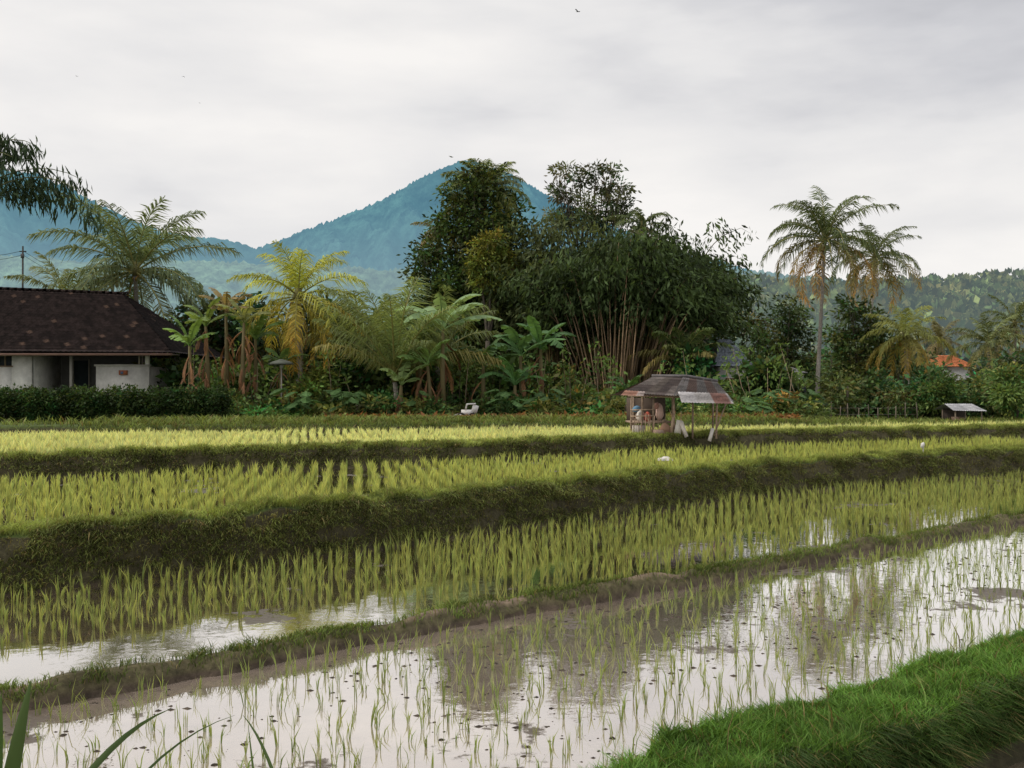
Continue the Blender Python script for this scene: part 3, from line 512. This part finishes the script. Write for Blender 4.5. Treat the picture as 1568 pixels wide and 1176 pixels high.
def house(name,x0,x1,D,zb,ze,zr,rc,wc,depth=6,over=.4,inset=1.2,seed=1):
    E=empty(name);a=gx(x0,D);b=gx(x1,D);M=MB();f=tilec(rc,.3,None,0,seed);y1=D+depth;ym=D+depth/2
    roof(M,(a-over,D-over,ze),(b+over,D-over,ze),(b-inset,ym,zr),(a+inset,ym,zr),40,10,f,.04,.04);roof(M,(b+over,D-over,ze),(b+over,y1+over,ze),(b-inset,ym,zr),(b-inset,ym+.01,zr),30,10,f,.04,.04);roof(M,(a-over,y1+over,ze),(a-over,D-over,ze),(a+inset,ym,zr),(a+inset,ym+.01,zr),30,10,f,.04,.04);roof(M,(b+over,y1+over,ze),(a-over,y1+over,ze),(a+inset,ym,zr),(b-inset,ym,zr),40,10,f,.04,.04);M.build('roof',TILE,parent=E)
    M=MB();box(M,((a+b)/2,ym,(zb+ze)/2),(b-a,depth,ze-zb),wc);M.build('walls',SURF,parent=E)
    M=MB()
    for u in (.25,.75): box(M,(a+(b-a)*u,D-.02,(zb+ze)/2+.2),(.8,.05,.9),(.04,.045,.05));box(M,(a+(b-a)*u,D-.04,(zb+ze)/2-.28),(1.0,.08,.06),(.5,.48,.45))
    M.build('windows',SURF,parent=E)
    M=MB();box(M,((a+b)/2,D-.02,zb+1.0),(.8,.05,2.0),(.12,.07,.04));M.build('door',SURF,parent=E)
house('tiled_village_house',1100,1146,52,-1.3,gz(562,52),gz(520,54),(.26,.29,.33),(.5,.48,.45),seed=2,inset=.5,depth=4.5,over=.25)
house('whitewashed_village_house',1204,1230,60,-1.3,gz(572,60),gz(562,60),(.35,.35,.36),(.75,.73,.7),seed=3,inset=.3,depth=3.5,over=.2)
house('orange_roofed_house',1444,1486,92,-1.3,gz(562,92),gz(543,92),(.55,.20,.09),(.8,.78,.75),seed=4,inset=.6,depth=5)
# field hut
H=empty('field_hut');Dh=32.6;hz=-1.40
M=MB();wd=(.34,.25,.18)
posts=[(967,0,604),(984,.1,606),(1001,0,606),(1032,.0,600),(1061,.05,606),(1098,.0,612),(970,1.7,600),(1030,1.7,596),(1092,1.7,600)]
for px,dy,py in posts:
    D=Dh+dy;x=gx(px,D);tube(M,[(x+R.normal()*.03,D,hz-.1),(x,D,gz(py,D))],[.035,.03],6,A(wd)*(.7+.6*R.random()))
tube(M,[(gx(1112,Dh),Dh-.1,gz(614,Dh)),(gx(1092,Dh),Dh-.1,hz)],[.025,.025],5,wd)
for z in (hz+.42,hz+.62,hz+.82): tube(M,[(gx(965,Dh),Dh-.04,z),(gx(1003,Dh),Dh-.04,z+.02)],[.02,.02],5,A(wd)*1.2)
for z in (gz(606,Dh),): tube(M,[(gx(962,Dh),Dh,z),(gx(1100,Dh),Dh,z-.08)],[.03,.03],5,wd)
for i in range(9): 
    x=gx(966+i*4.2,Dh);tube(M,[(x,Dh-.06,hz),(x+R.normal()*.03,Dh-.06,hz+.5+.3*R.random())],[.015,.012],4,A(wd)*(.7+.8*R.random()))
M.build('posts',BARK,parent=H)
M=MB();box(M,(gx(1000,Dh),Dh+.9,hz+.42),(gx(1034,Dh)-gx(967,Dh),1.6,.05),wd)
box(M,(gx(1000,Dh),Dh+1.72,hz+.8),(1.3,.03,.8),(.12,.09,.07));M.build('platform',SURF,parent=H)
M=MB();rg=np.random.default_rng(5)
def tinc(cs): 
    T=rg.integers(0,len(cs),(40,80));return lambda r,c:A(cs[T[r//3,c]])*(.9+.2*((r*7+c*3)%5)/5)
zr=gz(577,33.6)
roof(M,(gx(952,31.9),31.9,gz(602,31.9)),(gx(1036,31.9),31.9,gz(607,31.9)),(gx(1052,33.6),33.6,zr-.03),(gx(1000,33.6),33.6,zr),40,6,tinc([(.10,.08,.065),(.15,.125,.11),(.07,.052,.045)]),.02,.012,8)
roof(M,(gx(1030,32.0),31.95,gz(604,32)-.03),(gx(1124,32.0),31.95,gz(616,32)),(gx(1098,33.6),33.6,gz(585,33.6)),(gx(1046,33.6),33.62,zr+.0),44,6,tinc([(.10,.092,.088),(.085,.055,.045),(.16,.145,.14)]),.02,.012,9)
roof(M,(gx(952,31.9)-.02,35.3,gz(606,35)),(gx(1120,32.0),35.3,gz(608,35)),(gx(1098,33.6),33.61,gz(585,33.6)),(gx(1000,33.6),33.61,zr),60,6,tinc([(.17,.13,.11),(.14,.09,.08)]),.02,.012,8)
roof(M,(gx(1044,31.5),31.5,gz(617,31.5)),(gx(1124,31.5),31.5,gz(619,31.5)),(gx(1114,32.2),32.2,gz(603,32.2)),(gx(1038,32.2),32.2,gz(600,32.2)),34,3,tinc([(.42,.40,.40),(.18,.09,.07),(.32,.30,.29)]),.02,.01,11)
roof(M,(gx(950,31.7),31.7,gz(606,31.7)),(gx(985,31.7),31.7,gz(607,31.7)),(gx(988,32.0),32.0,gz(600,32.0)),(gx(957,32.0),32.0,gz(598,32.0)),14,2,tinc([(.30,.15,.10),(.36,.29,.26)]),.02,.01,5)
tube(M,[(gx(998,33.6),33.6,zr+.03),(gx(1052,33.6),33.6,zr+.02),(gx(1099,33.6),33.6,gz(585,33.6)+.03)],[.05]*3,6,(.12,.11,.11))
M.build('tin_roof',TIN,parent=H)
M=MB()
def sack(c,s,col,tl=0):
    t=np.linspace(-1,1,7);tube(M,[A(c)+A([math.sin(tl)*q*s[1],0,math.cos(tl)*q*s[1]]) for q in t],[s[0]*max(.25,(1-abs(q)**3))*(.9+.2*R.random()) for q in t],8,col)
sack((gx(984,Dh),Dh+.5,hz+.62),(.14,.22),(.7,.65,.6));sack((gx(994,Dh),Dh+.4,hz+.58),(.12,.18),(.5,.12,.08));sack((gx(976,Dh),Dh+.3,hz+.85),(.10,.14),(.15,.3,.45),1.2)
sack((gx(1012,Dh),Dh+.3,hz+.75),(.13,.28),(.6,.42,.36));sack((gx(1018,Dh),Dh-.1,hz+.2),(.16,.22),(.3,.18,.12));sack((gx(1006,Dh),Dh+.2,hz+.95),(.09,.12),(.45,.25,.2),.5)
box(M,(gx(1038,Dh),Dh-.1,hz+.25),(.22,.04,.5),(.75,.7,.62),.2,tilt=.2);box(M,(gx(1046,Dh),Dh-.15,hz+.2),(.12,.04,.5),(.75,.68,.6),.1,tilt=-.35);box(M,(gx(1028,Dh),Dh-.1,hz+.3),(.08,.04,.6),(.5,.36,.25),.1,tilt=.15);box(M,(gx(1010,Dh),Dh-.1,hz+.1),(.4,.3,.2),(.35,.25,.2),.3)
box(M,(gx(1086,Dh),Dh-.3,hz+.05),(.10,.06,.42),(.7,.66,.6),.3,tilt=.3);box(M,(gx(978,Dh),Dh+.1,hz+.18),(.35,.3,.3),(.5,.45,.4),.2)
for i in range(16): x=gx(1000+i*3.2,Dh);tube(M,[(x,Dh-.2+.2*R.random(),hz),(x+R.normal()*.12,Dh+.1,hz+.35+.5*R.random())],[.014,.01],4,A([.55,.4,.26])*(.5+.9*R.random()))
M.build('stored_sacks_and_boards',SURF,parent=H)
# small shed right
H=empty('garden_shed');D=45;M=MB()
for px,dy in ((1463,0),(1503,0),(1465,1.5),(1501,1.5)): x=gx(px,D);tube(M,[(x,D+dy,-1.65),(x,D+dy,gz(627,D))],[.035,.03],5,(.3,.24,.18))
box(M,(gx(1483,D),D+1.5,gz(640,D)),(1.1,.03,.8),(.07,.055,.045));box(M,(gx(1476,D),D+.6,gz(645,D)),(.4,.5,.35),(.2,.14,.1));M.build('frame',BARK,parent=H)
M=MB();roof(M,(gx(1456,D),D-.3,gz(629,D)),(gx(1508,D),D-.3,gz(630,D)),(gx(1504,D),D+1.0,gz(619,D)),(gx(1461,D),D+1.0,gz(619,D)),30,5,tinc([(.5,.5,.51),(.4,.4,.41)]),.02,.01,8)
roof(M,(gx(1508,D),D+2,gz(629,D)),(gx(1456,D),D+2,gz(629,D)),(gx(1461,D),D+1.01,gz(619,D)),(gx(1504,D),D+1.01,gz(619,D)),30,5,tinc([(.45,.45,.46),(.35,.35,.36)]),.02,.01,8);M.build('roof',TIN,parent=H)
# fence
M=MB()
for i in range(12):
    px=1240+i*15+R.normal()*2;D=47+.04*i;x=gx(px,D);tube(M,[(x,D,-1.6),(x+R.normal()*.04,D,-.55+R.normal()*.12)],[.025,.02],5,A([.16,.13,.10])*(.6+.8*R.random()))
for z in (-.75,-1.05): tube(M,[(gx(1234,47),46.97,z),(gx(1405,47.5),47.47,z)],[.008,.008],4,(.16,.14,.12))
M.build('garden_fence',BARK)
# poles
M=MB();D=60;tube(M,[(gx(34,D),D,-1.2),(gx(35,D),D,gz(377,D))],[.07,.05],8,(.06,.055,.05));box(M,(gx(35,D),D,gz(385,D)),(.4,.06,.06),(.06,.055,.05));box(M,(gx(35,D),D-.05,gz(392,D)),(.15,.15,.25),(.12,.12,.12))
for dz in (0,.25):
    a=A([gx(35,D),D,gz(384,D)-dz]);
    for b in (A([gx(-200,50),50,gz(368,50)-dz]),A([gx(180,75),75,gz(430,75)-dz])): tube(M,[a*(1-u)+b*u-A([0,0,1.2*u*(1-u)*2]) for u in np.linspace(0,1,9)],[.013]*9,4,(.03,.03,.03))
M.build('utility_pole',BARK)
M=MB();D=42.5;tube(M,[(gx(431,D),D,-1.2),(gx(431,D),D,gz(556,D))],[.03,.022],7,(.3,.28,.26));tube(M,[(gx(431,D),D,gz(558,D)),(gx(431,D),D,gz(554,D)),(gx(431,D),D,gz(550,D))],[.55,.40,.05],12,(.10,.11,.09));tube(M,[(gx(431,D),D,gz(564,D)),(gx(431,D),D,gz(559,D))],[.06,.09],8,(.4,.4,.36));M.build('lamp_post',SURF)
# hand tractor
H=empty('hand_tractor');D=41.0;x=gx(715,D);z=gz(645,D);M=MB();w=(.80,.78,.75)
box(M,(x+.05,D,z+.36),(.55,.38,.20),w,.1);box(M,(x+.32,D,z+.50),(.22,.34,.30),w,.1,tilt=.3);box(M,(x-.30,D,z+.24),(.35,.34,.12),w,.1,tilt=-.35)
tube(M,[(x-.05,D-.2,z+.45),(x+.0,D-.2,z+.68),(x+.35,D-.2,z+.7)],[.03]*3,6,w);tube(M,[(x-.05,D+.2,z+.45),(x+.0,D+.2,z+.68),(x+.35,D+.2,z+.7)],[.03]*3,6,w)
M.build('body',SURF,parent=H);M=MB()
for sy in (-.26,.26):
    for wx in (-.22,.25):
        a=np.linspace(0,2*math.pi,15);tube(M,[(x+wx+.17*math.cos(q),D+sy,z+.16+.17*math.sin(q)) for q in a],[.03]*15,5,(.05,.045,.04),cap=False)
        for q in a[::3]: tube(M,[(x+wx,D+sy,z+.16),(x+wx+.16*math.cos(q),D+sy,z+.16+.16*math.sin(q))],[.012]*2,4,(.3,.28,.25))
for sy in (-.15,.15): tube(M,[(x-.3,D+sy,z+.3),(x-.6,D+sy*1.3,z+.2)],[.03,.03],5,(.7,.68,.66))
M.build('wheels_and_handles',SURF,parent=H)
M=MB()
def stone(c,s,col):
    th=np.arange(8)/8*6.283;V=[]
    for zz,rr in ((0,1),(.5,.9),(.85,.45)):
        for a in th: r=rr*(.8+.35*R.random());V.append((c[0]+s*r*math.cos(a)*1.3,c[1]+s*r*math.sin(a),c[2]+s*zz))
    Fs=[(j*8+i,j*8+(i+1)%8,(j+1)*8+(i+1)%8,(j+1)*8+i) for j in range(2) for i in range(8)]+[tuple(16+i for i in range(8))];M.add(A(V)[None],Fs,A(col))
Ds=1.72*F/102
stone((gx(1012,Ds),Ds,-1.78),.09,(.6,.57,.52));stone((gx(1020,Ds),Ds+.1,-1.78),.12,(.65,.62,.58));stone((gx(1026,Ds),Ds,-1.78),.07,(.5,.48,.45));M.build('pale_stones',SURF)
M=MB();D2=29.3;x2=gx(1413,D2);tube(M,[(x2,D2,-1.95),(x2+.02,D2,-1.45)],[.02,.018],5,(.5,.47,.42));tube(M,[(x2-.03,D2,-1.6),(x2,D2,-1.5),(x2+.03,D2,-1.45)],[.04,.06,.02],6,(.7,.68,.64));M.build('marker_stake',SURF)
M=MB();n=4600;px=R.uniform(500,1220,n);D=R.uniform(39.6,42.2,n);P=np.stack([gx(px,D),D,-1.05+.09*R.random(n)],1);leaves(M,P,R.normal(size=(n,3))*A([1,1,.35]),.14+.22*R.random(n),.06+.08*R.random(n),A([.19,.09,.04])*(.4+1.0*R.random((n,1))));M.build('leaf_litter',FOL)
def bird(px,py,D,s,t):
    M=MB();c=A([gx(px,D),D,gz(py,D)]);tube(M,[c+A([-.5*s,0,0]),c+A([-.2*s,0,.03*s]),c+A([.25*s,0,.03*s]),c+A([.5*s,0,0])],[.01*s,.11*s,.09*s,.01*s],6,(.03,.03,.03))
    for q in (-1,1):
        V=A([c+A([.15*s,0,.05*s]),c+A([-.15*s,0,.05*s]),c+A([-.25*s,q*.6*s,t*.35*s]),c+A([-.1*s,q*1.1*s,t*.3*s]),c+A([.1*s,q*.6*s,t*.38*s])]);V[:,0]+=q*.5*s*(np.arange(5)>1);M.add(V[None],[(0,1,2,4),(4,2,3)],A([.03,.03,.03]))
    M.build('bird',BARK)
bird(885,18,70,.28,1);bird(118,117,90,.14,1);bird(281,117,90,.14,-1);bird(306,158,110,.12,1)
# ---------------------------------------------------------------- hills & mountains
def range3(name,D,prof,xr,front,back,mat,col,nx,ny,rough,pw_=1.3,cliff=.25,s=1,jag=0,relief_shade=.6):
    p=A(prof,float);px=np.linspace(xr[0],xr[1],nx);h=np.maximum((600-np.interp(px,p[:,0],p[:,1]))/F*D,2);x=(px-784)/F*D
    v=np.linspace(-1,1,ny);y=np.where(v<0,D+v*front,D+v*back);Xg,Yg=np.meshgrid(x,y);Vg=np.abs(v)[:,None]
    rid=np.abs(fbm(Xg/(D*.045)+Yg/(D*.2),Yg/(D*.16),5,s)-.48)*2
    Z=h[None,:]*(1-Vg)**pw_*(1-cliff*rid*np.minimum(Vg*5,1)*1.6)+(fbm(Xg/rough/3,Yg/rough/3,3,s+3)-.5)*rough*1.0-4
    if jag: Z=Z+jag*(R.random(Z.shape)**2)*(vn(Xg/90,Yg/90,s+5)+.3)
    cc=(1-relief_shade/2+relief_shade*(1-np.clip(rid*2.2,0,1)))[...,None]*(.7+.6*vn(Xg/(D*.012),Yg/(D*.03),s+8)[...,None])  # relief shading put into vertex colour: gullies darker, ridge lines lighter
    m=MB();V=np.stack([Xg,Yg,Z],-1);i=np.arange(nx*ny).reshape(ny,nx);m.v.append(V.reshape(-1,3));m.c.append((A(col)*cc).reshape(-1,3));m.n=nx*ny
    q=np.stack([i[:-1,:-1],i[:-1,1:],i[1:,1:],i[1:,:-1]],-1).reshape(-1,4);m.l.append(q.ravel());m.z.append(np.full(len(q),4));m.m.append(np.zeros(len(q)));m.build(name,mat,True);return Xg,Yg,Z
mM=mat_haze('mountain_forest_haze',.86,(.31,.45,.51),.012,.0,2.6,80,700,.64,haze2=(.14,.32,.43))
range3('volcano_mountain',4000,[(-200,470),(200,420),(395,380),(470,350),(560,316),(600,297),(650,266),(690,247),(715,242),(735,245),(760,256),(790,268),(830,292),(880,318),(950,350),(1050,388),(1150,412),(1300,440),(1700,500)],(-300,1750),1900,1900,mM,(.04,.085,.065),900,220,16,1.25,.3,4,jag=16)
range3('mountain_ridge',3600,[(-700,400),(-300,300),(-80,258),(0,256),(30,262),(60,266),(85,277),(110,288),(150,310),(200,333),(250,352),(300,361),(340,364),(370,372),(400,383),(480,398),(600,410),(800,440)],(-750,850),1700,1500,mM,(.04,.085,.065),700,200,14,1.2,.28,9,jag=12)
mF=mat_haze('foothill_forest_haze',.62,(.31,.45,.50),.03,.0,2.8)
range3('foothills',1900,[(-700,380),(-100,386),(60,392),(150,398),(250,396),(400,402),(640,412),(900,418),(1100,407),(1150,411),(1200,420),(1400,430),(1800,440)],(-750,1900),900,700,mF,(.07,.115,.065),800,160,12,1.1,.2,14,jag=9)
mR=mat_haze('hill_forest_haze',.28,(.30,.39,.40),.03,.4,1.7)  # forest colour with a share of painted airlight glow
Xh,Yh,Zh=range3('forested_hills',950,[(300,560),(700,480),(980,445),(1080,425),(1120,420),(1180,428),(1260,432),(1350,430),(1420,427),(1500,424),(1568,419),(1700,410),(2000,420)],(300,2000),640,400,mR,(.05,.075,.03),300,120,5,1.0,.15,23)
M=MB();n=11000;ii=R.integers(0,66,n);jj=R.integers(0,299,n);fx=R.random(n);px=Xh[ii,jj]*(1-fx)+Xh[ii,jj+1]*fx;py=Yh[ii,jj]+R.random(n)*9;pz=Zh[ii,jj]
k=(px>60)&(px<py*.62+60);px=px[k];py=py[k];pz=pz[k];n=len(px);nl=14;sz=(4.0+5.5*R.random(n)**1.5)
off=nrm(R.normal(size=(n,nl,3)))*(.6+.5*R.random((n,nl,1)))*sz[:,None,None]*A([.55,.55,.5]);P=(np.stack([px,py,pz+sz*.3],1)[:,None]+off).reshape(-1,3);Dv=off.reshape(-1,3)+R.normal(size=(n*nl,3))*1.0
hc=A([.12,.155,.055])*(.25+1.4*R.random((n,1))**1.6)*np.stack([.8+.6*R.random(n),np.ones(n),np.ones(n)],1);L=np.repeat(sz,nl)*.75
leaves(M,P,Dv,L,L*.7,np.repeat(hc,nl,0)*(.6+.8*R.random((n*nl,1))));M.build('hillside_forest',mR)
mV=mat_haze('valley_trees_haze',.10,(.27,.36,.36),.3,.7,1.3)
M=MB()
for i in range(420):
    D=R.uniform(115,330);px_=R.uniform(-100,1700);h=R.uniform(4.5,8.5)*(.8 if px_>1050 else 1.2);x=gx(px_,D);c=A([.085,.115,.04])*(.35+1.2*R.random())*A([1+R.normal()*.2,1,1]);w=R.uniform(2,4)
    crown(M,[(x,D,-1.5+h*.6,w,w,h*.42)],26,9,1.0,1.1,np.clip(c,0,1),.7)
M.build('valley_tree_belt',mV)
# ---------------------------------------------------------------- light, sky, camera
sd=Vector((-.68,-.10,.72)).normalized()
sun=bpy.data.lights.new('sun','SUN');sun.energy=1.5;sun.angle=math.radians(10);sun.color=(1,.90,.76);so=bpy.data.objects.new('sun',sun);so.rotation_euler=sd.to_track_quat('Z','Y').to_euler();bpy.context.scene.collection.objects.link(so)
w=bpy.data.worlds.new('World');bpy.context.scene.world=w;w.use_nodes=True;w.cycles.sampling_method='NONE';N=w.node_tree.nodes;L=w.node_tree.links
for n_ in list(N): N.remove(n_)
o=N.new('ShaderNodeOutputWorld');sky=N.new('ShaderNodeTexSky');sky.sky_type='NISHITA';sky.sun_disc=False;sky.sun_elevation=math.asin(sd.z);sky.sun_rotation=math.atan2(sd.x,sd.y)
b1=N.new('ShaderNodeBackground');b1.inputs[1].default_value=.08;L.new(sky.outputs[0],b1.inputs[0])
tc=N.new('ShaderNodeTexCoord');sp=N.new('ShaderNodeSeparateXYZ');L.new(tc.outputs['Generated'],sp.inputs[0])
def cloud(scale,loc,rot,ns,det,dis,ro=.52):
    mp=N.new('ShaderNodeMapping');mp.inputs['Scale'].default_value=scale;mp.inputs['Rotation'].default_value=rot;mp.inputs['Location'].default_value=loc;L.new(tc.outputs['Generated'],mp.inputs[0])
    nz=N.new('ShaderNodeTexNoise');nz.inputs['Scale'].default_value=ns;nz.inputs['Detail'].default_value=det;nz.inputs['Roughness'].default_value=ro;nz.inputs['Distortion'].default_value=dis;L.new(mp.outputs[0],nz.inputs[0]);return nz
n1=cloud((1.2,1.2,3.6),(.6,.2,.35),(0,.25,0),1.9,6,.15,.48);n2=cloud((1.5,1.5,5.5),(2.1,.7,1.35),(0,.32,0),2.8,6,.1,.5)
def mth(op,a,b,v=None):
    m=N.new('ShaderNodeMath');m.operation=op
    for i,q in ((0,a),(1,b)):
        if isinstance(q,(int,float)): m.inputs[i].default_value=q
        else: L.new(q,m.inputs[i])
    return m.outputs[0]
el=N.new('ShaderNodeMapRange');el.inputs[1].default_value=.05;el.inputs[2].default_value=.42;el.inputs[3].default_value=.17;el.inputs[4].default_value=-.06;L.new(sp.outputs[2],el.inputs[0])
xr=mth('MULTIPLY',mth('MULTIPLY',sp.outputs[0],sp.outputs[2]),-.45)
mixn=mth('ADD',mth('MULTIPLY',n1.outputs[0],.65),mth('MULTIPLY',n2.outputs[0],.35))
tot=mth('ADD',mth('ADD',mixn,el.outputs[0]),xr)
cr=N.new('ShaderNodeValToRGB');e=cr.color_ramp.elements;e[0].position=.32;e[0].color=(.44,.445,.475,1);e[1].position=.68;e[1].color=(.93,.905,.88,1);m_=e.new(.44);m_.color=(.62,.62,.645,1);m2=e.new(.54);m2.color=(.79,.78,.78,1);L.new(tot,cr.inputs[0])
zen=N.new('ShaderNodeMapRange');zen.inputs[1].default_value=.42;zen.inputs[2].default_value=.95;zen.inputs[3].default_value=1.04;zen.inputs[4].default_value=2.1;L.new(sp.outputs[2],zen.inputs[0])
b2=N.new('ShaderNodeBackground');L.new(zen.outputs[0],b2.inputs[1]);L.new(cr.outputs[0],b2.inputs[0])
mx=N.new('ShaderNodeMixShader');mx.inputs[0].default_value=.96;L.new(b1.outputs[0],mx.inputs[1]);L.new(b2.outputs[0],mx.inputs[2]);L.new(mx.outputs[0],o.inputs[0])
cam=bpy.data.cameras.new('camera');cam.lens=36;cam.sensor_width=36;cam.shift_y=12/1568;cam.clip_end=20000;cam.clip_start=.05
co=bpy.data.objects.new('camera',cam);co.rotation_euler=(math.radians(90),0,0);bpy.context.scene.collection.objects.link(co);bpy.context.scene.camera=co
sc=bpy.context.scene;sc.view_settings.view_transform='Standard';sc.view_settings.look='None';sc.view_settings.exposure=0
